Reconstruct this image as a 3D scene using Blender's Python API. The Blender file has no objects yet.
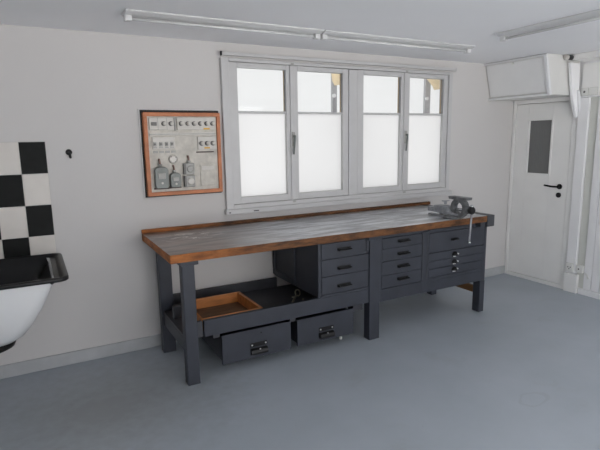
import bpy, bmesh, math, random
from mathutils import Vector, Matrix
random.seed(7)
S = bpy.context.scene
COL = S.collection
PI = math.pi

# ------------------------------------------------------------------ materials
def new_mat(name):
    m = bpy.data.materials.new(name); m.use_nodes = True
    nt = m.node_tree; b = nt.nodes['Principled BSDF']
    return m, nt, b
def N(nt, t, **kw):
    n = nt.nodes.new(t)
    for k, v in kw.items(): setattr(n, k, v)
    return n
def ramp(nt, fac, stops):
    r = N(nt, 'ShaderNodeValToRGB'); e = r.color_ramp.elements
    while len(e) < len(stops): e.new(0.5)
    for i, (p, c) in enumerate(stops): e[i].position = p; e[i].color = (*c, 1)
    nt.links.new(fac, r.inputs[0]); return r.outputs[0]
def noise(nt, scale, detail=4, stretch=(1, 1, 1), rough=.55, dist=0.0):
    tc = N(nt, 'ShaderNodeTexCoord'); mp = N(nt, 'ShaderNodeMapping')
    mp.inputs['Scale'].default_value = stretch
    nt.links.new(tc.outputs['Object'], mp.inputs[0])
    n = N(nt, 'ShaderNodeTexNoise')
    n.inputs['Scale'].default_value = scale; n.inputs['Detail'].default_value = detail
    n.inputs['Roughness'].default_value = rough; n.inputs['Distortion'].default_value = dist
    nt.links.new(mp.outputs[0], n.inputs['Vector']); return n.outputs['Fac']
def mixc(nt, fac, a, b):
    m = N(nt, 'ShaderNodeMix', data_type='RGBA')
    for sock, v in ((m.inputs[0], fac), (m.inputs[6], a), (m.inputs[7], b)):
        if hasattr(v, 'is_linked') or hasattr(v, 'links'): nt.links.new(v, sock)
        elif isinstance(v, tuple): sock.default_value = (*v, 1)
        else: sock.default_value = v
    return m.outputs[2]
def bump(nt, b, h, strength=.2, dist=.003):
    n = N(nt, 'ShaderNodeBump'); n.inputs['Strength'].default_value = strength; n.inputs['Distance'].default_value = dist
    nt.links.new(h, n.inputs['Height']); nt.links.new(n.outputs[0], b.inputs['Normal'])
def mat(name, c, rough=.5, metal=0, var=.06, scale=9, bmp=0, spec=.5, stretch=(1, 1, 1)):
    m, nt, b = new_mat(name)
    f = noise(nt, scale, 5, stretch)
    lo = tuple(max(0, v * (1 - var)) for v in c); hi = tuple(min(1, v * (1 + var)) for v in c)
    nt.links.new(ramp(nt, f, [(.3, lo), (.7, hi)]), b.inputs['Base Color'])
    b.inputs['Roughness'].default_value = rough; b.inputs['Metallic'].default_value = metal
    b.inputs['Specular IOR Level'].default_value = spec
    if bmp: bump(nt, b, noise(nt, scale * 8, 3), bmp)
    return m

M = {}
def wall_mat(name, c, marks=True):
    m, nt, b = new_mat(name)
    col = ramp(nt, noise(nt, 1.3, 6), [(.3, tuple(v * .965 for v in c)), (.7, c)])
    if marks:   # faint scuffs and smudges with a shape of their own
        sm = ramp(nt, noise(nt, 5, 5, (1, 1, 2.2), .6, .6), [(.66, (0, 0, 0)), (.8, (1, 1, 1))])
        mm = N(nt, 'ShaderNodeMath', operation='MULTIPLY'); mm.inputs[1].default_value = .16
        nt.links.new(sm, mm.inputs[0])
        col = mixc(nt, mm.outputs[0], col, (.52, .47, .46))
    nt.links.new(col, b.inputs['Base Color'])
    b.inputs['Roughness'].default_value = .75; b.inputs['Specular IOR Level'].default_value = .25
    bump(nt, b, noise(nt, 60, 4), .12, .004)
    return m
M['wall'] = wall_mat('wall_paint', (.62, .603, .592))
M['wall_side'] = wall_mat('side_wall_paint', (.85, .85, .855), False)
M['ceil'] = wall_mat('ceiling_paint', (.90, .90, .915), False)
M['skirt'] = mat('grey_skirting_paint', (.42, .43, .44), .55, var=.1, scale=6)
M['frame'] = mat('window_white_paint', (.535, .53, .53), .4, var=.03)
M['door'] = mat('door_cream_paint', (.87, .865, .845), .38, var=.03, scale=3)
M['panel'] = mat('panel_white_paint', (.88, .88, .885), .4, var=.03, scale=3)
M['strip'] = mat('panel_dull_paint', (.66, .665, .62), .5, var=.04, scale=3)
M['locker'] = mat('locker_white_paint', (.84, .84, .835), .45, var=.03, scale=3)
M['cream_body_shaded'] = mat('cabinet_cream_paint_shaded', (.70, .695, .675), .45, var=.03, scale=3)  # cream paint, darkened so the cabinet's side face looks shaded
M['seam'] = mat('dark_seam', (.12, .115, .11), .8)
M['lamp'] = mat('lamp_white_enamel', (.64, .64, .64), .35, var=.02)
M['tube'] = mat('lamp_tube_glass', (.68, .68, .675), .22, var=.01)
M['grey_paint'] = mat('slate_grey_paint', (.038, .042, .054), .45, var=.13, scale=7, bmp=.06, spec=.35)
M['grey_dark'] = mat('slate_grey_paint_worn', (.04, .042, .05), .5, var=.2, scale=6)
M['black_metal'] = mat('black_iron', (.010, .010, .011), .5, 0, spec=.3)
M['black_plastic'] = mat('black_plastic', (.008, .008, .009), .45, spec=.3)
M['screw'] = mat('bright_screw', (.75, .75, .74), .3, .6)
M['tan'] = mat('raw_pine', (.60, .46, .30), .6, var=.15, scale=12, stretch=(1, 8, 8))
M['pine'] = mat('varnished_pine', (.52, .20, .06), .45, var=.25, scale=7, stretch=(1, 6, 6))
M['pine_floor'] = mat('worn_tray_wood', (.17, .10, .055), .6, var=.3, scale=6, stretch=(1, 5, 5))
M['brown'] = mat('raw_brown_timber', (.17, .085, .03), .6, var=.2, scale=9, stretch=(6, 1, 6))
M['steel'] = mat('vise_grey_steel', (.30, .31, .33), .40, .3, var=.25, scale=25)
M['steel_dark'] = mat('vise_dark_cast_iron', (.15, .155, .16), .45, .3, var=.25, scale=25)
M['steel_bright'] = mat('bright_steel', (.52, .53, .54), .25, .9, var=.1, scale=30)
M['enamel'] = mat('white_enamel', (.80, .805, .81), .22, var=.02, scale=4)
M['sink_black'] = mat('black_enamel', (.006, .006, .0065), .3, var=.2, spec=.3)
M['tile_w'] = mat('cream_tile_glaze', (.66, .625, .585), .35, var=.05, scale=6)
M['tile_b'] = mat('black_tile_glaze', (.009, .010, .010), .45, var=.2, scale=20, spec=.12)
M['grout'] = mat('tile_grout', (.52, .51, .49), .8)
M['orange_wood'] = mat('orange_varnished_wood', (.48, .165, .065), .5, var=.22, scale=14, stretch=(1, 1, 1))
M['board'] = mat('beige_marbled_board', (.56, .53, .475), .55, var=.16, scale=22)
M['gap_black'] = mat('dark_recess', (.03, .03, .032), .8)
M['plaster'] = mat('plaster_lip', (.62, .62, .62), .8, var=.08)
M['bakelite'] = mat('cream_porcelain', (.58, .555, .51), .35, var=.05, scale=20)
M['fuse_dark'] = mat('fuse_dark_ring', (.16, .155, .15), .5)
M['yellow'] = mat('yellow_label', (.72, .42, .06), .5)
M['meter_grey'] = mat('meter_green_grey', (.16, .175, .165), .4, .1, var=.12, scale=14)
M['meter_light'] = mat('meter_light_grey', (.36, .355, .335), .45, var=.2, scale=20)
M['copper'] = mat('brown_conduit', (.24, .15, .12), .5)
M['dark_strip'] = mat('dark_brown_strip', (.075, .05, .05), .6)
M['cream_plastic'] = mat('cream_plastic', (.80, .80, .77), .35, var=.02)
M['shutter'] = mat('exterior_grey_metal', (.36, .36, .37), .5)
M['ochre'] = mat('exterior_ochre_render', (.78, .64, .42), .9, var=.1)
M['greenish'] = mat('tarnished_brass', (.36, .34, .27), .5, .5)

def floor_mat():
    m, nt, b = new_mat('grey_floor_paint')
    col = ramp(nt, noise(nt, 1.1, 7, rough=.6), [(.28, (.35, .39, .43)), (.72, (.42, .46, .51))])
    st = ramp(nt, noise(nt, 2.3, 7, (1, 1.4, 1), .65, .4), [(.58, (0, 0, 0)), (.78, (1, 1, 1))])
    k = N(nt, 'ShaderNodeMath', operation='MULTIPLY'); k.inputs[1].default_value = .35; nt.links.new(st, k.inputs[0])
    col = mixc(nt, k.outputs[0], col, (.30, .305, .30))
    sp = ramp(nt, noise(nt, 19, 2), [(.765, (0, 0, 0)), (.80, (1, 1, 1))])
    k2 = N(nt, 'ShaderNodeMath', operation='MULTIPLY'); k2.inputs[1].default_value = .5; nt.links.new(sp, k2.inputs[0])
    col = mixc(nt, k2.outputs[0], col, (.10, .10, .10))
    # an oval scuff mark on the paint, and a dark grey patch by the sink: dirt plus painted-in shade
    tc = N(nt, 'ShaderNodeTexCoord')
    def blob(cx, cy, sx, sy, lo, hi, inner=None):
        mp = N(nt, 'ShaderNodeMapping'); mp.vector_type = 'TEXTURE'
        mp.inputs['Location'].default_value = (cx, cy, 0); mp.inputs['Scale'].default_value = (sx, sy, 1)
        nt.links.new(tc.outputs['Object'], mp.inputs[0])
        ln = N(nt, 'ShaderNodeVectorMath', operation='LENGTH'); nt.links.new(mp.outputs[0], ln.inputs[0])
        ad = N(nt, 'ShaderNodeMath', operation='MULTIPLY_ADD'); ad.inputs[1].default_value = .5; 
        nt.links.new(noise(nt, 14, 3), ad.inputs[0]); nt.links.new(ln.outputs['Value'], ad.inputs[2])
        if inner: return ramp(nt, ad.outputs[0], [(inner, (0, 0, 0)), (inner + .05, (1, 1, 1)), (lo, (1, 1, 1)), (hi, (0, 0, 0))])
        return ramp(nt, ad.outputs[0], [(lo, (1, 1, 1)), (hi, (0, 0, 0))])
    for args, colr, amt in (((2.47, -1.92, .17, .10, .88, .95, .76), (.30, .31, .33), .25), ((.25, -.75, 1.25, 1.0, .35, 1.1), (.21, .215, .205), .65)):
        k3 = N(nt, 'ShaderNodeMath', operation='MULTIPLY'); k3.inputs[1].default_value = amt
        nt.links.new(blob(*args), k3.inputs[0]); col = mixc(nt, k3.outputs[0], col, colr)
    nt.links.new(col, b.inputs['Base Color'])
    rr = N(nt, 'ShaderNodeMapRange'); rr.inputs['To Min'].default_value = .38; rr.inputs['To Max'].default_value = .56
    nt.links.new(noise(nt, 4, 5), rr.inputs['Value']); nt.links.new(rr.outputs[0], b.inputs['Roughness'])
    bump(nt, b, noise(nt, 30, 4), .1, .004)
    return m
M['floor'] = floor_mat()

def top_mat():
    m, nt, b = new_mat('worn_bench_top_sheen')
    g = noise(nt, 4.5, 9, (.6, 3.6, 3), .7, .4)
    col = ramp(nt, g, [(.4, (.035, .026, .022)), (.5, (.115, .09, .077)), (.6, (.30, .25, .22))])
    w = ramp(nt, noise(nt, 3.2, 5, (1, 2.2, 1), .6), [(.42, (0, 0, 0)), (.75, (1, 1, 1))])
    k = N(nt, 'ShaderNodeMath', operation='MULTIPLY'); k.inputs[1].default_value = .45; nt.links.new(w, k.inputs[0])
    col = mixc(nt, k.outputs[0], col, (.25, .115, .055))
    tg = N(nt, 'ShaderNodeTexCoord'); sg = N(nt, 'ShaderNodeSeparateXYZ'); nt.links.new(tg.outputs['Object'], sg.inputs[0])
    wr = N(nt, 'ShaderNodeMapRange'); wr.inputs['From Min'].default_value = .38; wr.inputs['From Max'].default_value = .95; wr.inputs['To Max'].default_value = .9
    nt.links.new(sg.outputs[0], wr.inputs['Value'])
    sheen = ramp(nt, noise(nt, 4.5, 9, (.55, 3.2, 3), .72, .4), [(.38, (.11, .115, .125)), (.49, (.36, .375, .405)), (.58, (.72, .745, .79))])  # bluish window sheen painted into the colour, towards the right of the top
    col = mixc(nt, wr.outputs[0], col, sheen)
    p = ramp(nt, noise(nt, 9, 6, (1, 2.6, 1), .65, .8), [(.53, (0, 0, 0)), (.59, (1, 1, 1))])
    tc = N(nt, 'ShaderNodeTexCoord'); mp = N(nt, 'ShaderNodeMapping'); mp.vector_type = 'TEXTURE'
    mp.inputs['Location'].default_value = (.25, -.29, .87); mp.inputs['Scale'].default_value = (.30, .20, .2)
    nt.links.new(tc.outputs['Object'], mp.inputs[0])
    ln = N(nt, 'ShaderNodeVectorMath', operation='LENGTH'); nt.links.new(mp.outputs[0], ln.inputs[0])
    msk = ramp(nt, ln.outputs['Value'], [(.4, (1, 1, 1)), (1, (0, 0, 0))])
    k2 = N(nt, 'ShaderNodeMath', operation='MULTIPLY'); nt.links.new(p, k2.inputs[0]); nt.links.new(msk, k2.inputs[1])
    col = mixc(nt, k2.outputs[0], col, (.80, .77, .73))
    nt.links.new(col, b.inputs['Base Color'])
    rr = N(nt, 'ShaderNodeMapRange'); rr.inputs['To Min'].default_value = .30; rr.inputs['To Max'].default_value = .55
    nt.links.new(g, rr.inputs['Value']); nt.links.new(rr.outputs[0], b.inputs['Roughness'])
    b.inputs['Coat Weight'].default_value = 1; b.inputs['Coat Roughness'].default_value = .36; b.inputs['IOR'].default_value = 1.6
    bump(nt, b, g, .18, .003)
    return m
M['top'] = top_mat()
def edge_mat():
    m, nt, b = new_mat('bench_edge_wood')
    g = noise(nt, 5, 7, (1, 1, 4), .7, .2)
    tc = N(nt, 'ShaderNodeTexCoord'); sx = N(nt, 'ShaderNodeSeparateXYZ'); nt.links.new(tc.outputs['Object'], sx.inputs[0])
    mr = N(nt, 'ShaderNodeMapRange'); mr.inputs['From Min'].default_value = .05; mr.inputs['From Max'].default_value = .7
    nt.links.new(sx.outputs[0], mr.inputs['Value'])
    c1 = ramp(nt, g, [(.38, (.19, .062, .016)), (.6, (.44, .155, .042))])
    c2 = ramp(nt, g, [(.38, (.045, .021, .010)), (.6, (.19, .080, .030))])
    nt.links.new(mixc(nt, mr.outputs[0], c1, c2), b.inputs['Base Color'])
    b.inputs['Roughness'].default_value = .6; b.inputs['Specular IOR Level'].default_value = .25; bump(nt, b, g, .2, .003)
    return m
M['edge'] = edge_mat()

def clear_glass():
    m, nt, b = new_mat('clear_pane_glass'); nt.nodes.remove(b)
    o = nt.nodes['Material Output']
    t = N(nt, 'ShaderNodeBsdfTransparent'); t.inputs[0].default_value = (.95, .955, .955, 1)
    g = N(nt, 'ShaderNodeBsdfGlossy'); g.inputs['Roughness'].default_value = .03
    f = N(nt, 'ShaderNodeFresnel'); f.inputs[0].default_value = 1.35
    mx = N(nt, 'ShaderNodeMixShader'); nt.links.new(f.outputs[0], mx.inputs[0])
    nt.links.new(t.outputs[0], mx.inputs[1]); nt.links.new(g.outputs[0], mx.inputs[2]); nt.links.new(mx.outputs[0], o.inputs[0])
    return m
def frosted(name='frosted_pane_glass', c=(.97, .97, .97)):
    m, nt, b = new_mat(name); nt.nodes.remove(b)
    o = nt.nodes['Material Output']
    t = N(nt, 'ShaderNodeBsdfTranslucent')
    nt.links.new(ramp(nt, noise(nt, 2, 3), [(.3, tuple(v * .985 for v in c)), (.7, c)]), t.inputs[0])
    g = N(nt, 'ShaderNodeBsdfGlossy'); g.inputs['Roughness'].default_value = .3
    mx = N(nt, 'ShaderNodeMixShader'); mx.inputs[0].default_value = .03
    nt.links.new(t.outputs[0], mx.inputs[1]); nt.links.new(g.outputs[0], mx.inputs[2]); nt.links.new(mx.outputs[0], o.inputs[0])
    return m
M['clear'] = clear_glass()
M['frost'] = frosted()
M['door_glass'] = mat('grey_ribbed_glass', (.165, .167, .165), .28, var=.08, scale=30, bmp=.1, stretch=(1, 4, .4))

# ------------------------------------------------------------------ mesh helpers
def box(bm, x0, x1, y0, y1, z0, z1, mi=0):
    v = [bm.verts.new((x, y, z)) for x in (x0, x1) for y in (y0, y1) for z in (z0, z1)]
    fs = []
    for q in ((0, 1, 3, 2), (4, 6, 7, 5), (0, 4, 5, 1), (2, 3, 7, 6), (0, 2, 6, 4), (1, 5, 7, 3)):
        f = bm.faces.new([v[i] for i in q]); f.material_index = mi; fs.append(f)
    return fs
def hexa(bm, p):   # 8 points ordered like box()
    v = [bm.verts.new(q) for q in p]
    for q in ((0, 1, 3, 2), (4, 6, 7, 5), (0, 4, 5, 1), (2, 3, 7, 6), (0, 2, 6, 4), (1, 5, 7, 3)):
        bm.faces.new([v[i] for i in q])
def cyl(bm, a, b, r, r2=None, n=20, smooth=True):
    a, b = Vector(a), Vector(b); d = (b - a).normalized(); r2 = r if r2 is None else r2
    u = d.orthogonal().normalized(); w = d.cross(u)
    A = [bm.verts.new(a + r * (math.cos(2 * PI * i / n) * u + math.sin(2 * PI * i / n) * w)) for i in range(n)]
    B = [bm.verts.new(b + r2 * (math.cos(2 * PI * i / n) * u + math.sin(2 * PI * i / n) * w)) for i in range(n)]
    for i in range(n):
        f = bm.faces.new((A[i], A[(i + 1) % n], B[(i + 1) % n], B[i])); f.smooth = smooth
    bm.faces.new(A[::-1]); bm.faces.new(B)
def lathe(bm, c, axis, prof, n=24):   # prof: list of (distance along axis, radius)
    c = Vector(c); d = Vector(axis).normalized(); u = d.orthogonal().normalized(); w = d.cross(u)
    rings = []
    for t, r in prof:
        rings.append([bm.verts.new(c + t * d + r * (math.cos(2 * PI * i / n) * u + math.sin(2 * PI * i / n) * w)) for i in range(n)])
    for A, B in zip(rings, rings[1:]):
        for i in range(n):
            f = bm.faces.new((A[i], A[(i + 1) % n], B[(i + 1) % n], B[i])); f.smooth = True
    bm.faces.new(rings[0][::-1]); bm.faces.new(rings[-1])
def prism(bm, pts, axis, a, b):   # polygon pts in the two other axes, extruded along axis from a to b
    def P(p, t):
        return {'x': (t, p[0], p[1]), 'y': (p[0], t, p[1]), 'z': (p[0], p[1], t)}[axis]
    A = [bm.verts.new(P(p, a)) for p in pts]; B = [bm.verts.new(P(p, b)) for p in pts]
    n = len(pts)
    for i in range(n): bm.faces.new((A[i], A[(i + 1) % n], B[(i + 1) % n], B[i]))
    bm.faces.new(A[::-1]); bm.faces.new(B)
def tube(bm, pts, r, n=10):
    pts = [Vector(p) for p in pts]; rings = []
    u = None
    for i, p in enumerate(pts):
        d = (pts[min(i + 1, len(pts) - 1)] - pts[max(i - 1, 0)]).normalized()
        u = d.orthogonal().normalized() if u is None else (u - d * u.dot(d)).normalized()
        w = d.cross(u)
        rings.append([bm.verts.new(p + r * (math.cos(2 * PI * k / n) * u + math.sin(2 * PI * k / n) * w)) for k in range(n)])
    for A, B in zip(rings, rings[1:]):
        for i in range(n):
            f = bm.faces.new((A[i], A[(i + 1) % n], B[(i + 1) % n], B[i])); f.smooth = True
    bm.faces.new(rings[0][::-1]); bm.faces.new(rings[-1])
ORIGIN = {}
def obj(name, bm, m, parent=None, bev=0, label=None, seg=2):
    """Link bm (in room coordinates) as one mesh object; a child keeps its thing's origin."""
    bmesh.ops.recalc_face_normals(bm, faces=bm.faces)
    o_ = ORIGIN.get(parent.name, Vector((0, 0, 0))) if parent else Vector((0, 0, 0))
    for v in bm.verts: v.co -= o_
    me = bpy.data.meshes.new(name); bm.to_mesh(me); bm.free()
    for k in (m if isinstance(m, (list, tuple)) else [m]): me.materials.append(M[k])
    o = bpy.data.objects.new(name, me); COL.objects.link(o)
    if parent: o.parent = parent; ORIGIN[o.name] = o_
    if bev:
        b = o.modifiers.new('bevel', 'BEVEL'); b.width = bev; b.segments = seg; b.limit_method = 'ANGLE'; b.angle_limit = math.radians(40)
    if label: o['label'] = label
    return o
def thing(name, label, cat, loc, group=None):
    o = bpy.data.objects.new(name, None); COL.objects.link(o); o.location = loc
    o.empty_display_size = .05
    o['label'] = label; o['category'] = cat
    if group: o['group'] = group
    ORIGIN[o.name] = Vector(loc); return o
def tag(o, label, cat, group=None):
    o['label'] = label; o['category'] = cat
    if group: o['group'] = group
    return o
def struct(name, bm, m, parent=None, bev=0):
    o = obj(name, bm, m, parent, bev)
    if not parent: o['kind'] = 'structure'
    return o
def copy_tree(o, parent=None):
    c = o.copy(); COL.objects.link(c); c.parent = parent
    for ch in list(o.children): copy_tree(ch, c)
    return c
NB = bmesh.new
def bx(*a):
    bm = NB(); box(bm, *a); return bm

# ------------------------------------------------------------------ room shell
XL, XR, YF, H = -1.25, 4.593, -4.7, 2.24
WT = .10
def grid_wall(name, m, axis, pos0, pos1, us, zs, holes):
    """A wall slab from pos0 to pos1 on axis, cells us x zs minus the holes."""
    bm = NB()
    for i in range(len(us) - 1):
        for j in range(len(zs) - 1):
            if (i, j) in holes: continue
            if axis == 'y': box(bm, us[i], us[i + 1], pos0, pos1, zs[j], zs[j + 1])
            else: box(bm, pos0, pos1, us[i], us[i + 1], zs[j], zs[j + 1])
    bmesh.ops.remove_doubles(bm, verts=bm.verts, dist=1e-4)
    inner = [f for f in bm.faces if not all(len(e.link_faces) <= 2 for e in f.edges)]
    return struct(name, bm, m)
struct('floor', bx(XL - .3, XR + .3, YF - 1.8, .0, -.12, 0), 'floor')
struct('ceiling', bx(XL - .3, XR + .3, YF - .3, WT, H, H + .12), 'ceil')
grid_wall('wall_back', 'wall', 'y', 0, WT, [XL - .3, 1.345, 3.645, XR + .3], [-.12, .985, 2.135, H], {(1, 1)})
struct('wall_left', bx(XL - .2, XL, YF, 0, 0, H), 'wall_side')
grid_wall('wall_right', 'wall_side', 'x', XR, XR + .2, [YF, -.70, -.012, 0], [0, 1.885, H], {(1, 0)})
# the front of the room stands open to daylight behind the camera: an unseen opening, sized and placed to light the room
FX0, FX1, FZ0, FZ1 = .1, 3.9, 0.0, 2.12
grid_wall('wall_front', 'wall_side', 'y', YF - .2, YF, [XL - .2, FX0, FX1, XR + .2], [0, FZ1, H], {(1, 0)})
bm = NB(); box(bm, XL, XR - .005, -.012, 0, 0, .091)
struct('baseboard_back', bm, 'skirt', None, .004)

# ------------------------------------------------------------------ window
win = bpy.data.objects.new('window_1', None); COL.objects.link(win); win['kind'] = 'structure'
win.location = (2.49, 0, .95); ORIGIN['window_1'] = Vector(win.location)
bm = NB()
F0, F1, FB, FT = 1.313, 3.655, .995, 2.13
for a in ((F0, 1.375, -.03, .10, FB, FT), (3.61, F1, -.03, .10, FB, FT), (2.455, 2.545, -.022, .10, 1.03, 2.10),
          (1.375, 3.61, -.03, .10, 2.105, FT), (1.375, 3.61, -.03, .10, FB, 1.03)): box(bm, *a)
struct('window_frame', bm, 'frame', win, .004)
bm = NB(); box(bm, F0 - .01, F1 + .03, -.045, .10, .955, .995)
sill = struct('window_sill', bm, 'frame', win, .005)
bm = NB()
for x in (1.325, 1.53): box(bm, x, x + (.012 if x < 1.4 else .045), -.0465, -.04, .968, .976)
obj('sill_mark', bm, 'gap_black', sill)
panes = [(1.443, 1.854), (1.961, 2.396), (2.612, 3.030), (3.132, 3.553)]
sash = [(1.377, 1.906), (1.909, 2.452), (2.548, 3.080), (3.083, 3.608)]
Z0, Z1, ZB = 1.083, 2.066, 1.738
for i, ((a, b), (s0, s1)) in enumerate(zip(panes, sash)):
    bm = NB()
    for q in ((s0, a, 1.032, 2.103), (b, s1, 1.032, 2.103), (a, b, 1.032, Z0), (a, b, Z1, 2.103)):
        box(bm, q[0], q[1], -.016, .026, q[2], q[3])
    sh = obj('window_sash', bm, 'frame', win, .003)
    obj('glazing_bar', bx(a, b, -.012, .024, ZB - .008, ZB + .008), 'frame', sh, .002)
    obj('clear_pane', bx(a, b, .012, .016, ZB + .008, Z1), 'clear', sh, 0, 'clear upper glass pane')
    obj('frosted_pane', bx(a, b, .012, .016, Z0, ZB - .008), 'frost', sh, 0, 'frosted lower glass pane')
    bm = NB(); box(bm, b - .004, b, .0165, .027, ZB, Z1)
    obj('outer_bead', bm, 'tan', sh, 0, 'bare wooden outer bead')
    if i in (0, 2):
        bm = NB(); box(bm, s1 - .020, s1 + .022, -.028, -.014, 1.032, 2.103)
        obj('meeting_stile', bm, 'frame', win, .004)
        bm = NB()
        box(bm, s1 - .012, s1 + .014, -.038, -.028, 1.47, 1.585)
        pl = obj('window_handle', bm, 'meter_light', win, .003)
        bm = NB(); cyl(bm, (s1 + .001, -.038, 1.55), (s1 + .001, -.058, 1.55), .009)
        tube(bm, [(s1 + .001, -.058, 1.552), (s1 - .003, -.062, 1.52), (s1 - .009, -.06, 1.46), (s1 - .012, -.056, 1.405)], .007)
        obj('lever', bm, 'meter_grey', pl)
        for zz in (2.112, 1.018):
            bm = NB(); box(bm, s1 - .012, s1 + .012, -.036, -.03, zz - .008, zz + .008)
            obj('latch_plate', bm, 'meter_light', win)
cr = thing('curtain_rail', 'thin white curtain rail running along the top of the window', 'curtain rail', (2.5, -.03, 2.15))
bm = NB(); box(bm, 1.315, 3.665, -.055, -.032, 2.142, 2.168)
rl = obj('rail_profile', bm, 'frame', cr, .003)
bm = NB(); box(bm, 1.308, 1.315, -.056, -.031, 2.140, 2.170); obj('end_cap', bm, 'gap_black', cr)
bm = NB(); box(bm, 3.665, 3.671, -.056, -.031, 2.140, 2.170); obj('end_cap', bm, 'frame', cr)
for x in (1.5, 2.5, 3.5): obj('rail_bracket', bx(x - .012, x + .012, -.032, 0, 2.147, 2.163), 'frame', cr)
# folded shutters and the ochre reveal outside the right half of each window pair
for k, (x0, x1, cx0, cx1) in enumerate(((2.615, 2.665, 2.575, 2.60), (3.79, 3.86, 3.74, 3.86))):
    s_ = thing('exterior_window_shutter', ('narrow grey metal upright outside, seen through the second window sash from the left',
               'narrow grey metal upright outside, seen through the rightmost window sash')[k], 'shutter', (x0, .5, .9))
    obj('shutter_leaf', bx(x0, x1, .49, .52, 1.0, 2.16), 'shutter', s_)
    bm = NB(); cyl(bm, (x0 + .01, .488, 1.93), (x0 + .01, .47, 1.93), .018); obj('shutter_catch', bm, 'enamel', s_)
    bm = NB(); prism(bm, [(cx0, 2.16), (cx1 + .02, 2.16), (cx1 + .02, 2.02), (cx1 - .005, 2.06)], 'y', .28, .46)
    r_ = obj('exterior_window_bracket', bm, 'ochre')
    tag(r_, ('ochre stone bracket outside, at the top corner of the second window sash from the left',
             'ochre stone bracket outside, at the top corner of the rightmost window sash')[k], 'bracket')

# ------------------------------------------------------------------ door in the right wall
door = bpy.data.objects.new('door_1', None); COL.objects.link(door); door['kind'] = 'structure'
door.location = (4.6, -.35, 0); ORIGIN['door_1'] = Vector(door.location)
bm = NB()
for a in ((-.040, -.004, 0, 1.885), (-.725, -.668, 0, 1.885), (-.668, -.040, 1.845, 1.885), (-.668, -.040, 0, .038)):
    box(bm, 4.572, 4.70, *a)
struct('door_frame', bm, 'door', door, .004)
bm = NB()
W0, W1, WZ0, WZ1 = -.468, -.193, 1.128, 1.685
for a in ((-.664, W0, .044, 1.84), (W1, -.044, .044, 1.84), (W0, W1, .044, WZ0), (W0, W1, WZ1, 1.84)): box(bm, 4.580, 4.62, *a)
leaf = struct('door_leaf', bm, 'door', door, .002)
obj('door_stop', bx(4.625, 4.64, -.70, -.005, 0, 1.885), 'door', door)
obj('glass_pane', bx(4.598, 4.604, W0, W1, WZ0, WZ1), 'door_glass', leaf, 0, 'dark grey textured glass pane')
bm = NB()
for a in ((W0 - .008, W0 + .012, WZ0 - .008, WZ1 + .008), (W1 - .012, W1 + .008, WZ0 - .008, WZ1 + .008),
          (W0, W1, WZ0 - .008, WZ0 + .012), (W0, W1, WZ1 - .012, WZ1 + .008)): box(bm, 4.574, 4.60, *a)
obj('glazing_bead', bm, 'door', leaf, .002)
bm = NB(); cyl(bm, (4.58, -.588, 1.022), (4.57, -.588, 1.022), .026)
cyl(bm, (4.57, -.588, 1.022), (4.535, -.588, 1.022), .010)
tube(bm, [(4.537, -.592, 1.022), (4.535, -.57, 1.022), (4.537, -.52, 1.021), (4.54, -.475, 1.026), (4.542, -.445, 1.028)], .0085)
obj('door_handle', bm, 'black_plastic', leaf)
bm = NB(); cyl(bm, (4.58, -.584, .938), (4.57, -.584, .938), .025); lr = obj('lock_rose', bm, 'black_plastic', leaf)
for zz in (.25, 1.62):
    bm = NB(); cyl(bm, (4.57, -.038, zz - .04), (4.57, -.038, zz + .04), .008); obj('hinge', bm, 'door', door)

# ------------------------------------------------------------------ panelled stretch of the right wall
bm = NB(); box(bm, 4.555, XR, -.828, -.730, .19, 1.86); struct('trim_1', bm, 'panel', None, .004)
bm = NB(); box(bm, 4.545, XR, -.858, -.728, 0, .187); struct('trim_2', bm, 'door', None, .003)
bm = NB(); box(bm, 4.578, XR, -.905, -.832, .06, 1.86); struct('trim_3', bm, 'strip', None, .002)
for k in range(6):
    y = -.909 - k * .078
    bm = NB(); box(bm, 4.566, XR, y - .074, y, .06, 1.86); struct('trim_%d' % (4 + k), bm, 'panel', None, .004)
bm = NB(); box(bm, 4.560, XR, -1.40, -.866, 0, .058); struct('baseboard_right', bm, 'panel', None, .004)
bm = NB(); box(bm, 4.558, XR, -1.40, -.732, 1.862, 1.878); struct('trim_10', bm, 'panel', None, .003)
bm = NB(); box(bm, 4.575, XR, -1.40, -.732, 1.880, 2.165); struct('trim_11', bm, 'door', None, .002)
# sockets and plates
def plate(y0, y1, z0, z1, x, kind, label, cat, dots, d=.012, grp=None):
    t = thing(kind, label, cat, (x, (y0 + y1) / 2, z0), grp)
    obj('cover_plate', bx(x - d, x - .002, y0, y1, z0, z1), 'cream_plastic', t, .003)
    obj('plate_rim', bx(x - .003, x, y0 - .004, y1 + .004, z0 - .004, z1 + .004), 'strip', t, 0, 'dull rim behind the plate')
    for (dy, dz, r) in dots:
        bm = NB(); cyl(bm, (x - d + .001, (y0 + y1) / 2 + dy, (z0 + z1) / 2 + dz), (x - d - .001, (y0 + y1) / 2 + dy, (z0 + z1) / 2 + dz), r, n=12)
        obj('pin_hole', bm, 'seam', t)
    return t
plate(-.806, -.737, .205, .285, 4.555, 'wall_socket', 'flat cream wall socket low on the narrow white pillar beside the door', 'socket',
      [(-.012, .005, .006), (.012, .005, .006), (0, -.012, .006)])
t = plate(-.905, -.840, .215, .285, 4.578, 'surface_socket', 'raised cream socket box to the right of the flat wall socket', 'socket', [(.005, 0, .008)], .035)
bm = NB(); tube(bm, [(4.57, -.90, .225), (4.568, -.925, .215), (4.568, -.945, .20), (4.562, -.955, .17)], .008); obj('cable_stub', bm, 'cream_plastic', t)
plate(-.800, -.735, 1.882, 1.945, 4.575, 'wall_junction_plate', 'small square cover plate with a dot, high beside the corner cabinet', 'cover plate', [(0, 0, .010)], .008)
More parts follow.
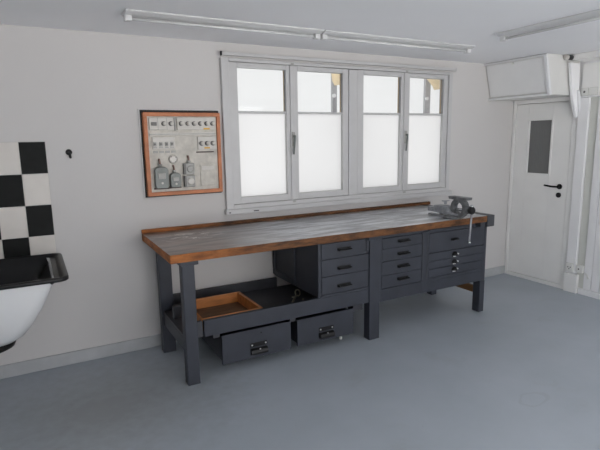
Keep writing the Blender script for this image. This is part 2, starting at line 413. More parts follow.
plate(-.885, -.818, 1.882, 1.945, 4.575, 'wall_junction_plate', 'blank square cover plate high on the right wall, at the picture edge', 'cover plate', [], .008)
# trunking along the ceiling and the boxed pipe
tr = thing('wall_cable_trunking', 'white boxed trunking under the ceiling at the far right', 'trunking', (4.52, -1.1, 2.17))
obj('trunking_body', bx(4.40, XR - .001, -1.45, -.737, 2.188, H - .001), 'door', tr, .004)
obj('trunking_joint', bx(4.397, XR - .001, -.99, -.95, 2.185, H - .001), 'panel', tr, .002)
pj = thing('wall_pipe_stub', 'dark pipe stub in the gap under the ceiling above the corner cabinet', 'pipe', (4.42, -.71, 2.2))
bm = NB(); cyl(bm, (4.36, -.715, 2.214), (4.41, -.730, 2.214), .022); obj('pipe_body', bm, 'gap_black', pj)
bm = NB(); lathe(bm, (4.325, -.712, 2.214), (1, -.2, 0), [(0, .018), (.004, .024), (.03, .024), (.034, .018)]); obj('pipe_collar', bm, 'bakelite', pj)
pc = thing('wall_pipe_casing', 'tapering white boxed pipe casing beside the cabinet above the door', 'casing', (4.5, -.71, 1.7))
bm = NB(); prism(bm, [(4.395, 2.172), (4.535, 2.172), (4.555, 1.86), (4.560, 1.685), (4.535, 1.69), (4.455, 1.88)], 'y', -.728, -.700)
obj('casing_board', bm, 'panel', pc, .004)
bm = NB(); tube(bm, [(4.525, -.732, 1.93), (4.535, -.736, 1.90), (4.55, -.736, 1.82), (4.565, -.73, 1.72)], .013); obj('casing_nose', bm, 'enamel', pc)

# ------------------------------------------------------------------ hanging corner cabinet over the door
lk = thing('corner_cabinet', 'white slanted hanging cabinet under the ceiling above the door', 'cabinet', (4.35, -.34, 1.882))
bm = NB()
xt, xb, zb, zt = 4.118, 4.214, 1.886, H - .001
hexa(bm, [(xb, -.688, zb), (xt, -.688, zt), (xb, -.001, zb), (xt, -.001, zt), (XR - .001, -.688, zb), (XR - .001, -.688, zt), (XR - .001, -.001, zb), (XR - .001, -.001, zt)])
obj('cabinet_body', bm, 'cream_body_shaded', lk, .003)
def lpt(y, s, d=0):   # a point on the slanted front: s from 0 (bottom) to 1 (top), d out of the face
    n = Vector((zb - zt, 0, xt - xb)).normalized()
    p = Vector((xb + (xt - xb) * s, y, zb + (zt - zb) * s)) + n * d
    return p
def slab(y0, y1, s0, s1, d0, d1):
    bm = NB(); hexa(bm, [lpt(y0, s0, d1), lpt(y0, s1, d1), lpt(y1, s0, d1), lpt(y1, s1, d1), lpt(y0, s0, d0), lpt(y0, s1, d0), lpt(y1, s0, d0), lpt(y1, s1, d0)]); return bm
dr_ = obj('cabinet_door', slab(-.655, -.02, .085, .93, .0005, .010), 'locker', lk, .003)
bm = NB()
for q in ((-.690, -.660, .0, 1.0), (-.66, 0, .0, .055), (-.66, -.002, .955, 1.0)):
    b2 = slab(q[0], q[1], q[2], q[3], .0005, .026)
    me = bpy.data.meshes.new('t'); b2.to_mesh(me); b2.free(); bm.from_mesh(me); bpy.data.meshes.remove(me)
obj('cabinet_frame', bm, 'enamel', lk, .002)
bm = NB(); c = lpt(-.33, .90, .012); cyl(bm, c, lpt(-.33, .90, .026), .011); obj('knob', bm, 'cream_plastic', dr_)

# ------------------------------------------------------------------ ceiling lamps (switched off)
def tube_lamp(p0, p1, axis, c, label):
    """Low white batten: flat tray on the ceiling, slim tube under it, a holder at either end."""
    mid = (p0 + p1) / 2
    t = thing('ceiling_tube_lamp', label, 'ceiling lamp', (mid, c, H - .055) if axis == 'x' else (c, mid, H - .055), 'fluorescent battens on the ceiling')
    def B(bm, a0, a1, b0, b1, z0, z1):
        box(bm, a0, a1, b0, b1, z0, z1) if axis == 'x' else box(bm, b0, b1, a0, a1, z0, z1)
    bm = NB(); prism(bm, [(c - .066, H - .001), (c + .066, H - .001), (c + .066, H - .010), (c + .030, H - .022), (c - .030, H - .022), (c - .066, H - .010)], axis, p0, p1)
    obj('lamp_housing', bm, 'lamp', t, .002)
    for q in (p0 + .002, p1 - .040):
        bm = NB(); B(bm, q, q + .038, c - .022, c + .022, H - .052, H - .021); obj('lamp_holder', bm, 'lamp', t, .004)
    bm = NB(); cyl(bm, *(((p0 + .038, c, H - .038), (p1 - .038, c, H - .038)) if axis == 'x' else ((c, p0 + .038, H - .038), (c, p1 - .038, H - .038))), .008)
    obj('lamp_tube', bm, 'tube', t)
tube_lamp(.540, 1.800, 'x', -.625, 'long white tube lamp on the ceiling, left one of the end-to-end pair')
tube_lamp(1.812, 3.215, 'x', -.625, 'long white tube lamp on the ceiling, right one of the end-to-end pair')
tube_lamp(-2.35, -1.085, 'y', 3.035, 'white ceiling tube lamp at upper right, cut by the picture edge')

# ------------------------------------------------------------------ tiles, hook, sink
tl = bpy.data.objects.new('wall_tile_panel', None); COL.objects.link(tl)
tl.location = (-.4, 0, .7); ORIGIN['wall_tile_panel'] = Vector(tl.location)
tag(tl, 'black and cream chequered tile splashback behind the sink', 'tile panel')
tw, th, x1, zt_ = .1515, .2035, .106, 1.537
obj('grout_bed', bx(x1 - 6 * tw - .002, x1 + .002, -.005, -.0005, zt_ - 4 * th, zt_ + .002), 'grout', tl)
bw, bb_ = NB(), NB()
for i in range(6):
    for j in range(4):
        b_ = bb_ if (i + j) % 2 == 0 else bw
        box(b_, x1 - (i + 1) * tw + .0012, x1 - i * tw - .0012, -.010, -.004, zt_ - (j + 1) * th + .0012, zt_ - j * th - .0012)
obj('cream_tiles', bw, 'tile_w', tl, .0015, 'cream glazed squares'); obj('black_tiles', bb_, 'tile_b', tl, .0015, 'black glazed squares')
hk = thing('wall_hook', 'small black hook on the bare wall right of the tiles', 'hook', (.241, -.001, 1.45))
bm = NB(); lathe(bm, (.240, 0, 1.466), (0, -1, 0), [(0, .020), (.006, .020), (.012, .012)]); obj('hook_plate', bm, 'black_metal', hk)
bm = NB(); tube(bm, [(.240, -.008, 1.464), (.242, -.022, 1.455), (.244, -.025, 1.44), (.246, -.016, 1.430)], .008); obj('hook_prong', bm, 'black_metal', hk)

sk = thing('wall_mounted_sink', 'white enamel utility sink with a black basin at the left edge', 'sink', (-.35, -.36, .35))
SX0, SX1, SY0, SY1, SZ = -.80, .135, -.722, -.012, .805
def rrect(x0, x1, y0, y1, r, n=6):
    pts = []
    for cx, cy, a0 in ((x1 - r, y1 - r, 0), (x0 + r, y1 - r, 90), (x0 + r, y0 + r, 180), (x1 - r, y0 + r, 270)):
        for k in range(n + 1):
            a = math.radians(a0 + 90 * k / n); pts.append((cx + r * math.cos(a), cy + r * math.sin(a)))
    return pts
def loft(bm, loops, cap_end=True, cap_start=False):
    rs = [[bm.verts.new((x, y, z)) for x, y in pts] for pts, z in loops]
    n = len(rs[0])
    for A, B in zip(rs, rs[1:]):
        for i in range(n):
            f = bm.faces.new((A[i], A[(i + 1) % n], B[(i + 1) % n], B[i])); f.smooth = True
    if cap_end: bm.faces.new(rs[-1])
    if cap_start: bm.faces.new(rs[0][::-1])
def ins(dx, dy, r):
    return rrect(SX0 + dx, SX1 - dx, SY0 + dy[0], SY1 - dy[1], r)
bm = NB()   # outer shell, bowl tapering down to the waste
loft(bm, [(ins(.072, (.030, .012), .05), .783), (ins(.092, (.036, .012), .06), .73), (ins(.140, (.07, .015), .08), .62), (ins(.195, (.115, .02), .09), .52),
          (ins(.245, (.16, .03), .10), .445), (ins(.295, (.21, .06), .09), .405), (ins(.34, (.27, .12), .06), .392)])
obj('sink_shell', bm, 'enamel', sk)
bm = NB()   # rim and inside of the basin, black
loft(bm, [(ins(.073, (.031, .02), .045), .782), (ins(.004, (.004, .002), .05), .782), (ins(0, (0, 0), .055), .786), (ins(0, (0, 0), .055), .800), (ins(.004, (.004, .003), .05), SZ),
          (ins(.020, (.024, .012), .045), SZ), (ins(.026, (.032, .018), .045), SZ - .008), (ins(.110, (.06, .04), .05), .73), (ins(.165, (.10, .06), .07), .62),
          (ins(.225, (.16, .08), .07), .52), (ins(.30, (.27, .18), .06), .47)])
obj('basin', bm, 'sink_black', sk, 0, 'black enamel basin and rim')
bm = NB(); lathe(bm, (-.30, -.375, .397), (0, 0, -1), [(0, .13), (.018, .135), (.036, .128), (.048, .105), (.055, .06), (.075, .045)])
tp = obj('waste_trap', bm, 'black_plastic', sk, 0, 'black waste fitting')
bm = NB(); tube(bm, [(-.30, -.375, .33), (-.32, -.30, .315), (-.33, -.20, .31), (-.33, -.02, .31)], .025, 14); obj('waste_pipe', bm, 'black_plastic', tp)
for x in (-.65, -.02): obj('wall_bracket', bx(x - .02, x + .02, -.22, -.004, .56, .60), 'black_metal', sk)

# ------------------------------------------------------------------ fuse board
fb = thing('fuse_board_panel', 'old fuse board with beige panel in an orange wooden frame on the wall', 'fuse board', (1.0, -.02, 1.13))
A0, A1, B0, B1, yf = .722, 1.279, 1.141, 1.727, -.052
obj('recess_shade_plate', bx(.708, 1.284, -.006, -.0005, 1.130, 1.745), 'gap_black', fb, 0, 'dark plate painted as the shaded gap behind the frame')  # flat black plate stands in for the shade of a recess
bm = NB(); box(bm, .700, .710, -.012, -.0005, 1.125, 1.752); box(bm, .700, 1.29, -.010, -.0005, 1.745, 1.752)
obj('plaster_lip', bm, 'plaster', fb, .002)
w = .027
bm = NB()
box(bm, A0, A1, yf, -.006, B1 - w, B1); box(bm, A0, A1, yf, -.006, B0, B0 + w)
box(bm, A0, A0 + w, yf, -.006, B0 + w, B1 - w); box(bm, A1 - w, A1, yf, -.006, B0 + w, B1 - w)
obj('frame', bm, 'orange_wood', fb, .003)
pn = obj('panel', bx(A0 + w, A1 - w, -.036, -.006, B0 + w, B1 - w), 'board', fb)
YP = -.036
def on(name, x0, x1, z0, z1, d, m, parent=fb, bev=.002, label=None):
    return obj(name, bx(x0, x1, YP - d, YP + .001, z0, z1), m, parent, bev, label)
def fuse(parent, x, z, r=.016):
    bm = NB(); lathe(bm, (x, YP - .011, z), (0, -1, 0), [(0, r), (.010, r), (.014, r * .86)], 16)
    f = obj('fuse_ring', bm, 'fuse_dark', parent)
    bm = NB(); lathe(bm, (x + .002, YP - .02, z), (0, -1, 0), [(0, r * .78), (.014, r * .70), (.017, r * .5)], 16)
    obj('fuse_cap', bm, 'bakelite', parent)
s1 = on('fuse_strip', .762, .933, 1.606, 1.690, .012, 'bakelite')
for x in (.822, .884): on('strip_divider', x - .0015, x + .0015, 1.606, 1.690, .014, 'meter_light', fb, 0)
on('isolator_switch', .775, .812, 1.636, 1.660, .022, 'fuse_dark')
for x in (.862, .912): fuse(fb, x, 1.649)
on('strip_divider', .938, .950, 1.600, 1.694, .010, 'meter_light')
on('fuse_strip', .957, 1.243, 1.606, 1.692, .012, 'bakelite')
for x in (.985, 1.033, 1.080, 1.127, 1.174, 1.219): fuse(fb, x, 1.650)
on('warning_label', 1.150, 1.197, 1.607, 1.619, .0135, 'yellow', fb, 0, 'small yellow label')
on('cable_channel', .760, 1.243, 1.566, 1.588, .006, 'bakelite')
on('cable_channel', .760, 1.243, 1.5735, 1.5785, .008, 'meter_light', fb, 0)
on('fuse_strip', .775, .935, 1.472, 1.556, .011, 'bakelite')
for x in (.792, .834, .874, .913):
    on('circuit_breaker', x - .011, x + .011, 1.492, 1.522, .017, 'meter_light'); on('breaker_toggle', x - .006, x + .006, 1.502, 1.512, .024, 'fuse_dark', fb, 0)
for x in (.792, .834, .874, .913): on('name_tag', x - .014, x + .014, 1.480, 1.487, .0125, 'meter_light', fb, 0)
for k in range(4): on('name_tag', .780 + k * .042, .812 + k * .042, 1.444, 1.460, .003, 'meter_light', fb, 0)
on('fuse_strip', 1.103, 1.243, 1.462, 1.556, .012, 'bakelite')
for x in (1.129, 1.172, 1.215): fuse(fb, x, 1.507, .017)
on('warning_label', 1.150, 1.193, 1.468, 1.480, .0135, 'yellow', fb, 0, 'small yellow label')
on('dark_batten', 1.090, 1.222, 1.440, 1.448, .010, 'dark_strip', fb, 0)
def meter(x0, x1, z0, z1, m, ctop):
    bm = NB(); r = (x1 - x0) * .22
    pts = [(x0, z0 + .012), (x0 + .008, z0), (x1 - .008, z0), (x1, z0 + .012), (x1, z1 - r), (x1 - r * .35, z1 - r * .35), (x1 - r, z1), (x0 + r, z1), (x0 + r * .35, z1 - r * .35), (x0, z1 - r)]
    prism(bm, pts, 'y', YP - .042, YP + .001)
    t = obj('electric_meter', bm, m, fb, .004)
    cx, w_ = (x0 + x1) / 2, x1 - x0
    bm = NB(); box(bm, cx - w_ * .27, cx + w_ * .27, YP - .046, YP - .041, z0 + (z1 - z0) * .45, z0 + (z1 - z0) * .72); obj('meter_window', bm, 'meter_light' if m == 'meter_grey' else 'meter_grey', t, .002)
    bm = NB(); cyl(bm, (cx, YP - .042, z0 + (z1 - z0) * .25), (cx, YP - .047, z0 + (z1 - z0) * .25), .008, n=10); obj('seal_screw', bm, 'bakelite', t)
    bm = NB(); box(bm, x0 - .004, x1 + .004, YP - .02, YP + .001, z0 - .008, z0 + .004); obj('meter_base', bm, 'dark_strip', t)
    bm = NB(); tube(bm, [(cx - .004, YP - .018, z1 - .004), (cx - .004, YP - .018, z1 + .03), (cx - .008, YP - .014, ctop)], .007); obj('conduit', bm, 'copper', t, 0, 'brown cable conduit')
    bm = NB(); cyl(bm, (cx - .004, YP - .018, z1), (cx - .004, YP - .018, z1 + .022), .013, n=12); obj('cable_gland', bm, 'meter_light', t)
meter(.774, .868, 1.196, 1.346, 'meter_grey', 1.405)
meter(.882, .957, 1.198, 1.300, 'meter_grey', 1.357)
for z0, z1 in ((1.284, 1.366), (1.194, 1.276)):
    u = on('switch_box', .986, 1.063, z0, z1, .032, 'meter_light', fb, .004)
    bm = NB(); cz = (z0 + z1) / 2
    lathe(bm, (1.03, YP - .031, cz), (0, -1, 0), [(0, .026), (.006, .026), (.008, .02)], 16); obj('switch_dial', bm, 'bakelite' if z0 < 1.25 else 'meter_light', u)
    obj('switch_side', bx(.984, .998, YP - .034, YP, z0 + .004, z1 - .004), 'fuse_dark', u)
bm = NB(); tube(bm, [(1.026, YP - .015, 1.362), (1.026, YP - .015, 1.40), (1.022, YP - .012, 1.422)], .007); obj('conduit', bm, 'copper', fb)
bm = NB(); cyl(bm, (1.026, YP - .015, 1.366), (1.026, YP - .015, 1.386), .013, n=12); obj('cable_gland', bm, 'meter_light', fb)
u = on('meter_cover', 1.112, 1.228, 1.196, 1.356, .006, 'board', fb, .004)
on('name_tag', 1.124, 1.222, 1.312, 1.340, .009, 'bakelite', u)
bm = NB(); lathe(bm, (.916, YP + .001, 1.398), (0, -1, 0), [(0, .033), (.006, .033), (.012, .022)], 20); rs = obj('round_junction_box', bm, 'bakelite', fb)
for a in range(4):
    c_ = (.916 + .022 * math.cos(a * PI / 2 + .6), YP - .008, 1.398 + .022 * math.sin(a * PI / 2 + .6))
    bm = NB(); cyl(bm, c_, (c_[0], c_[1] - .004, c_[2]), .0035, n=8); obj('cover_screw', bm, 'fuse_dark', rs)

# ------------------------------------------------------------------ workbench
wb = thing('workbench', 'long slate grey workbench with a worn wooden top under the window', 'workbench', (.665, 0, 0))
BX0, BX1, BY0, BY1, BZ, BT = .665, 3.30, -.816, -.012, .875, .053
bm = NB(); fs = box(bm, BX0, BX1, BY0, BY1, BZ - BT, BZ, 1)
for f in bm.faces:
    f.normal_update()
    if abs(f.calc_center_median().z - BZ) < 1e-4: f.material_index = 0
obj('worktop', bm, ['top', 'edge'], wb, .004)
obj('back_ledge', bx(BX0, 3.415, -.030, -.004, BZ, BZ + .027), 'edge', wb, .003, 'thin wooden ledge along the wall')
obj('end_cap', bx(BX1, 3.385, BY0 - .004, BY1, .872 - .092, .876), ['grey_dark'], wb, .004, 'grey end board of the top')
obj('bearer', bx(3.245, 3.30, -.80, -.74, .785, .822), 'grey_dark', wb)
def leg(x0, x1, y0, y1, z1=.822, dz=0):
    return obj('leg', bx(x0, x1, y0, y1, dz, z1), 'grey_paint', wb, .004)
leg(.750, .828, -.737, -.668); leg(.735, .825, -.165, -.095)
leg(2.154, 2.250, -.739, -.668); leg(2.154, 2.250, -.165, -.095)
leg(3.343, 3.403, -.736, -.66, .285); leg(3.335, 3.40, -.165, -.095, .285)
for x0, x1, y in ((.738, .852, -.748), (2.135, 2.256, -.748)):
    obj('bearer', bx(x0, x1, y, -.09, .782, .821), 'grey_paint', wb, .003)
# open shelf bay on the left
obj('front_rail', bx(.872, 2.152, -.732, -.700, .300, .408), 'grey_paint', wb, .004)
obj('rail_end', bx(.829, .866, -.722, -.690, .300, .404), 'grey_dark', wb, .004)
obj('shelf_board', bx(.83, 2.15, -.699, -.045, .300, .318), 'grey_dark', wb)
obj('back_rail', bx(.79, 1.72, -.045, -.022, .300, .395), 'grey_dark', wb, .003)
obj('side_rail', bx(.752, .822, -.667, -.166, .212, .298), 'grey_paint', wb, .003)
obj('side_shelf', bx(.752, .829, -.667, -.06, .300, .318), 'grey_dark', wb)
obj('side_block', bx(.775, .829, -.36, -.32, .318, .405), 'grey_dark', wb, .003)
# cabinet cases (backs set behind the drawer fronts)
YD = -.732
def panel(name, *a, m='grey_paint', bev=.002, label=None): return obj(name, bx(*a), m, wb, bev, label)
panel('cabinet_side', 1.712, 1.732, YD, -.012, .410, .821)
bm = NB()
for a in ((-.395, -.012, .425, .465), (-.395, -.012, .775, .815), (-.395, -.355, .465, .775), (-.05, -.012, .465, .775)): box(bm, 1.700, 1.712, *a)
obj('side_framing', bm, 'grey_paint', wb, .003)
panel('cabinet_case', 1.733, 2.153, -.715, -.012, .410, .821, m='grey_dark')
panel('cabinet_case', 2.251, 3.403, -.715, -.012, .286, .780, m='grey_dark')
panel('cabinet_case', 2.251, 3.300, -.715, -.012, .781, .821, m='grey_dark')
panel('stile', 2.128, 2.153, YD, -.716, .700, .821); panel('stile', 1.733, 1.738, YD, -.716, .41, .821)
panel('plinth', 1.739, 2.153, YD, -.716, .409, .425)
def drawer(x0, x1, z0, z1, y=YD, yb=-.716):
    return obj('drawer', bx(x0 + .0015, x1 - .0015, y, yb, z0 + .0015, z1 - .0015), 'grey_paint', wb, .002)
def bar_pull(d, cx, cz, y=YD, w_=.058):
    bm = NB(); box(bm, cx - w_, cx + w_, y - .004, y, cz - .010, cz + .014)
    for s in (-1, 1): box(bm, cx + s * (w_ - .012) - .006, cx + s * (w_ - .012) + .006, y - .024, y - .003, cz - .008, cz + .004)
    cyl(bm, (cx - w_ + .004, y - .024, cz - .002), (cx + w_ - .004, y - .024, cz - .002), .0065, n=10)
    return obj('handle', bm, 'black_metal', d, .001, 'black metal pull')
for z0, z1, x1, cz in ((.683, .800, 2.124, .745), (.558, .683, 2.150, .609), (.427, .558, 2.150, .477)):
    bar_pull(drawer(1.739, x1, z0, z1), 1.928, cz)
# middle cabinet
panel('stile', 2.251, 2.272, YD, -.716, .286, .821); panel('stile', 2.672, 2.742, YD, -.716, .286, .790)
panel('stile', 2.676, 2.684, YD - .004, YD, .40, .77, m='grey_dark'); panel('stile', 2.722, 2.730, YD - .004, YD, .40, .77, m='grey_dark')
panel('top_rail', 2.273, 2.672, YD, -.716, .782, .821); panel('plinth', 2.273, 2.672, YD, -.716, .286, .384)
for z0, z1, cz in ((.697, .780, .744), (.598, .697, .645), (.490, .598, .545), (.386, .490, .443)):
    bar_pull(drawer(2.273, 2.671, z0, z1), 2.477, cz, w_=.056)
# right cabinet: one deep drawer over three shallow ones
panel('stile', 3.372, 3.403, YD, -.716, .286, .778); panel('top_rail', 2.743, 3.300, YD, -.716, .772, .800); panel('plinth', 2.743, 3.371, YD, -.716, .286, .376)
d = drawer(2.743, 3.371, .606, .770)
bm = NB(); tube(bm, [(2.99, YD, .690), (2.99, YD - .018, .692), (3.02, YD - .026, .700), (3.05, YD - .018, .692), (3.05, YD, .690)], .007); box(bm, 2.98, 3.06, YD - .003, YD, .686, .706)
obj('handle', bm, 'black_metal', d, 0, 'black ring pull')
def cup_pull(d, cx, cz):
    bm = NB(); n = 12; r = .030
    rings = []
    for k in range(5):
        a = PI / 2 * k / 4
        rr, out = r * math.cos(a), .028 * math.sin(a)
        rings.append([bm.verts.new((cx + rr * math.cos(PI * i / n), YD - out, cz - .012 + rr * 1.0 * math.sin(PI * i / n))) for i in range(n + 1)])
    for A, B in zip(rings, rings[1:]):
        for i in range(n): bm.faces.new((A[i], A[i + 1], B[i + 1], B[i])).smooth = True
    o = obj('handle', bm, 'black_metal', d, 0, 'black cup pull')
    s = o.modifiers.new('thick', 'SOLIDIFY'); s.thickness = .003; s.offset = 0
    bm = NB(); box(bm, cx - .016, cx + .016, YD - .0015, YD + .0005, cz - .026, cz - .010)
    cyl(bm, (cx + .012, YD, cz + .006), (cx + .012, YD - .031, cz + .004), .006, n=10)
    obj('handle_rivet', bm, 'screw', d, 0, 'bright rivet on the pull')
for z0, z1, cz in ((.535, .604, .569), (.471, .535, .505), (.400, .471, .441)):
    cup_pull(drawer(2.743, 3.371, z0, z1), 3.03, cz)
panel('bottom_rail', 2.743, 3.371, YD, -.716, .377, .399)
panel('rear_stretcher', 3.345, 3.375, -.655, -.17, .165, .225, m='brown', label='bare brown timber stretcher')
# two drawers hung under the shelf
def hung(x0, x1, z0, z1, hx):
    d = obj('drawer', bx(x0, x1, -.705, -.685, z0, z1), 'grey_paint', wb, .003, 'deep grey drawer hung under the shelf')
    bm = NB(); box(bm, x0 + .01, x0 + .022, -.684, -.12, z0 + .012, z1 - .02); box(bm, x1 - .022, x1 - .01, -.684, -.12, z0 + .012, z1 - .02)
    box(bm, x0 + .022, x1 - .022, -.132, -.12, z0 + .012, z1 - .02); box(bm, x0 + .022, x1 - .022, -.684, -.132, z0 + .012, z0 + .022)
    obj('drawer_box', bm, 'grey_dark', d)
    y = -.705
    bm = NB(); box(bm, hx - .062, hx + .062, y - .005, y, .148, .178); obj('label_holder', bm, 'black_metal', d, .002)
    for s in (-1, 1):
        bm = NB(); lathe(bm, (hx + s * .05, y - .004, .163), (0, -1, 0), [(0, .006), (.002, .006), (.004, .003)], 10); obj('screw', bm, 'screw', d, 0, 'bright screw head')
    bm = NB()
    prism(bm, [(y - .001, .138), (y - .022, .130), (y - .028, .112), (y - .026, .098), (y - .020, .098), (y - .020, .110), (y - .001, .118)], 'x', hx - .06, hx + .06)
    box(bm, hx - .062, hx + .062, y - .003, y, .092, .140)
    obj('handle', bm, 'black_plastic', d, .002, 'black cup handle')
    bm = NB(); lathe(bm, (hx + .002, y - .02, .133), (0, -1, .6), [(0, .005), (.003, .005), (.005, .002)], 10); obj('screw', bm, 'screw', d)
    return d
d1 = hung(.993, 1.500, .068, .272, 1.252); d2 = hung(1.553, 2.032, .072, .268, 1.790)
bm = NB(); cyl(bm, (1.272, -.705, .240), (1.272, -.708, .240), .006, n=10); obj('keyhole', bm, 'black_metal', d1)
for x0 in (.94, 1.50, 2.04):
    obj('drawer_runner', bx(x0, x0 + .045, -.69, -.10, .262, .299), 'grey_dark', wb)
panel('drawer_runner', 2.05, 2.15, -.66, -.60, .225, .299, m='grey_dark')

# small things on the shelf and floor
ty = thing('wooden_tray', 'open orange wooden tray on the left of the bench shelf', 'tray', (1.07, -.47, .318))
tx0, tx1, ty0, ty1, tz0, tz1 = .870, 1.300, -.685, -.26, .3195, .405
obj('tray_floor', bx(tx0 + .012, tx1 - .012, ty0 + .012, ty1 - .012, tz0, tz0 + .010), 'pine_floor', ty)
for a in ((tx0, tx1, ty1 - .014, ty1), (tx0, tx1, ty0, ty0 + .014), (tx0, tx0 + .014, ty0 + .014, ty1 - .014), (tx1 - .022, tx1, ty0 + .014, ty1 - .014)):
    obj('tray_side', bx(*a, tz0, tz1), 'pine', ty, .002)
cl = thing('hand_clamp', 'small pale metal clamp with a loop, lying on the dark bench shelf', 'clamp', (1.69, -.42, .3185))
bm = NB()
ring = [(1.735 + .020 * math.cos(a), -.375 + .012 * math.sin(a), .352 + .022 * math.sin(a)) for a in [2 * PI * k / 14 for k in range(15)]]
tube(bm, ring, .006); obj('clamp_loop', bm, 'greenish', cl)
bm = NB(); tube(bm, [(1.718, -.385, .340), (1.67, -.44, .330), (1.60, -.53, .327)], .0075); tube(bm, [(1.69, -.42, .335), (1.665, -.41, .338)], .005); obj('clamp_arm', bm, 'greenish', cl)
wr = thing('flat_wrench', 'short pale metal wrench on the shelf right of the looped clamp', 'wrench', (1.69, -.47, .3185))
bm = NB(); tube(bm, [(1.665, -.59, .327), (1.70, -.52, .327)], .006); tube(bm, [(1.655, -.615, .345), (1.70, -.525, .352)], .006); tube(bm, [(1.70, -.52, .327), (1.702, -.522, .352)], .006)
obj('wrench_body', bm, 'greenish', wr, .003)
cp = NB(); lathe(cp, (1.985, -.60, .0), (0, 0, 1), [(0, .012), (.010, .013), (.018, .010), (.022, .004)], 14)
tag(obj('plastic_cap', cp, 'cream_plastic'), 'tiny pale plastic cap on the floor below the right hung drawer', 'cap')

# ------------------------------------------------------------------ bench vise
vx = 3.0
vs = thing('bench_vise', 'grey steel bench vise with a long slide on the right end of the workbench', 'vise', (vx, -.7, .8765))
bm = NB(); lathe(bm, (vx, -.735, .8765), (0, 0, 1), [(0, .078), (.012, .078), (.018, .06), (.03, .052)], 28)
box(bm, vx - .10, vx + .10, -.76, -.71, .8765, .890)
obj('swivel_base', bm, 'steel_dark', vs, .002)
bm = NB()   # fixed body with the rear housing
prism(bm, [(-.74, .895), (-.70, .892), (-.58, .902), (-.54, .92), (-.54, .962), (-.64, .968), (-.69, .955), (-.74, .925)], 'x', vx - .040, vx + .040)
prism(bm, [(-.80, .900), (-.68, .892), (-.68, .928), (-.78, .918)], 'x', vx - .048, vx + .048)
obj('body', bm, 'steel', vs, .008, None, 3)
bm = NB()   # long slide out of the back: U-channel with a flat top
box(bm, vx - .036, vx + .036, -.72, -.470, .930, .944)
box(bm, vx - .036, vx - .026, -.72, -.470, .905, .930); box(bm, vx + .026, vx + .036, -.72, -.470, .905, .930)
box(bm, vx - .055, vx - .020, -.70, -.495, .879, .890); box(bm, vx - .03, vx + .03, -.62, -.60, .889, .906)
obj('slide_bar', bm, 'steel', vs, .003)
bm = NB(); cyl(bm, (vx, -.93, .956), (vx, -.69, .945), .011, n=14); obj('spindle', bm, 'steel_bright', vs)
def arc(c, r0, r1, a0, a1, n=12):
    o_ = [(c[0] + r1 * math.cos(a0 + (a1 - a0) * k / n), c[1] + r1 * math.sin(a0 + (a1 - a0) * k / n)) for k in range(n + 1)]
    i_ = [(c[0] + r0 * math.cos(a1 + (a0 - a1) * k / n), c[1] + r0 * math.sin(a1 + (a0 - a1) * k / n)) for k in range(n + 1)]
    return o_ + i_
cc = (-.795, .962)
bm = NB(); prism(bm, arc(cc, .046, .080, math.radians(-80), math.radians(86)), 'x', vx - .026, vx + .026)
obj('fixed_jaw', bm, 'steel_dark', vs, .006)
bm = NB(); prism(bm, arc(cc, .046, .080, math.radians(94), math.radians(262)), 'x', vx - .026, vx + .026)
cyl(bm, (vx, -.865, .954), (vx, -.895, .956), .040, .028, 18)
obj('moving_jaw', bm, 'steel_dark', vs, .006)
bm = NB(); prism(bm, [(-.705, 1.030), (-.792, 1.026), (-.792, 1.052), (-.700, 1.052)], 'x', vx - .036, vx + .036); obj('jaw_plate', bm, 'steel_dark', vs, .004)
bm = NB(); prism(bm, [(-.885, 1.030), (-.798, 1.026), (-.798, 1.052), (-.890, 1.052)], 'x', vx - .036, vx + .036); obj('jaw_plate', bm, 'steel_dark', vs, .004)
bm = NB(); lathe(bm, (vx, -.895, .955), (0, -1, 0), [(0, .020), (.006, .030), (.03, .031), (.040, .024), (.044, .012)], 20); obj('screw_head', bm, 'black_metal', vs)
bm = NB(); tube(bm, [(vx - .001, -.918, .985), (vx, -.918, .90), (vx - .004, -.916, .80), (vx - .008, -.914, .705)], .0075, 12); hb = obj('handle_bar', bm, 'steel', vs)
for p in ((vx - .001, -.918, .988), (vx - .008, -.914, .70)):
    bm = NB(); bmesh.ops.create_uvsphere(bm, u_segments=14, v_segments=8, radius=.013, matrix=Matrix.Translation(p))
    for f in bm.faces: f.smooth = True
    obj('handle_knob', bm, 'steel_bright', hb)
bm = NB(); cyl(bm, (vx + .01, -.63, .975), (vx + .01, -.63, 1.0), .012, n=12); box(bm, vx - .02, vx + .04, -.645, -.615, .998, 1.006); obj('clamp_lever', bm, 'steel', vs, .002)

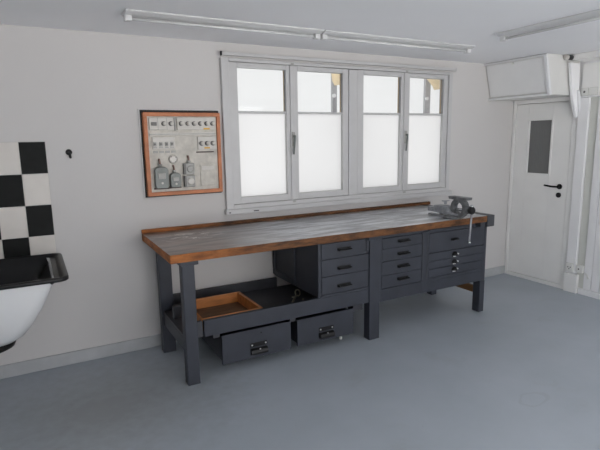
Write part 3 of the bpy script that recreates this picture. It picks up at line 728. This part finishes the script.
# ------------------------------------------------------------------ light: an overcast sky, brighter behind the camera
wd = bpy.data.worlds.new('overcast_sky'); S.world = wd; wd.use_nodes = True
nt = wd.node_tree; bg = nt.nodes['Background']
tc = N(nt, 'ShaderNodeTexCoord'); sp = N(nt, 'ShaderNodeSeparateXYZ'); nt.links.new(tc.outputs['Generated'], sp.inputs[0])
mr = N(nt, 'ShaderNodeMapRange'); mr.inputs['From Min'].default_value = -.25; mr.inputs['From Max'].default_value = .1
nt.links.new(sp.outputs[1], mr.inputs['Value'])
FRONT, GROUND, BACK = (3.0, 3.0, 3.05), (6.7, 6.55, 6.4), (.98, .98, .98)  # added fill behind the camera; unseen ground brightest, to lift the ceiling
mz = N(nt, 'ShaderNodeMapRange'); mz.inputs['From Min'].default_value = -.12; mz.inputs['From Max'].default_value = .05
nt.links.new(sp.outputs[2], mz.inputs['Value'])
nt.links.new(mixc(nt, mr.outputs[0], mixc(nt, mz.outputs[0], GROUND, FRONT), BACK), bg.inputs[0]); bg.inputs[1].default_value = 1.0
wd.cycles.sampling_method = 'MANUAL'; wd.cycles.sample_map_resolution = 256
def portal(name, loc, rot, sx, sy):
    l = bpy.data.lights.new(name, 'AREA'); l.shape = 'RECTANGLE'; l.size = sx; l.size_y = sy; l.cycles.is_portal = True
    o = bpy.data.objects.new(name, l); COL.objects.link(o); o.location = loc; o.rotation_euler = rot
portal('front_opening_sky_portal', ((FX0 + FX1) / 2, YF - .1, (FZ0 + FZ1) / 2), (PI / 2, 0, PI), FX1 - FX0, FZ1 - FZ0)
portal('window_sky_portal', (2.495, .13, 1.56), (-PI / 2, 0, 0), 2.3, 1.15)

# ------------------------------------------------------------------ camera
cam = bpy.data.cameras.new('camera'); co = bpy.data.objects.new('camera', cam); COL.objects.link(co)
R_ = Vector((0.876671, -0.480828, -0.015877)); U_ = Vector((0.09683, 0.144028, 0.984825)); F_ = Vector((0.471245, 0.864905, -0.172824))
mt = Matrix.Identity(4)
for i in range(3): mt[i][0], mt[i][1], mt[i][2] = R_[i], U_[i], -F_[i]
mt.translation = Vector((0, -3.6159, 1.53)); co.matrix_world = mt
cam.sensor_width = 36; cam.sensor_fit = 'HORIZONTAL'; cam.lens = 492.21 / 600 * 36; cam.clip_start = .05
S.camera = co
S.view_settings.view_transform = 'Standard'; S.view_settings.look = 'None'; S.view_settings.gamma = 1; S.view_settings.exposure = 0
S.view_settings.use_curve_mapping = False
S.cycles.max_bounces = 10; S.cycles.diffuse_bounces = 6; S.cycles.glossy_bounces = 4; S.cycles.transparent_max_bounces = 8
S.cycles.caustics_reflective = False; S.cycles.use_denoising = True
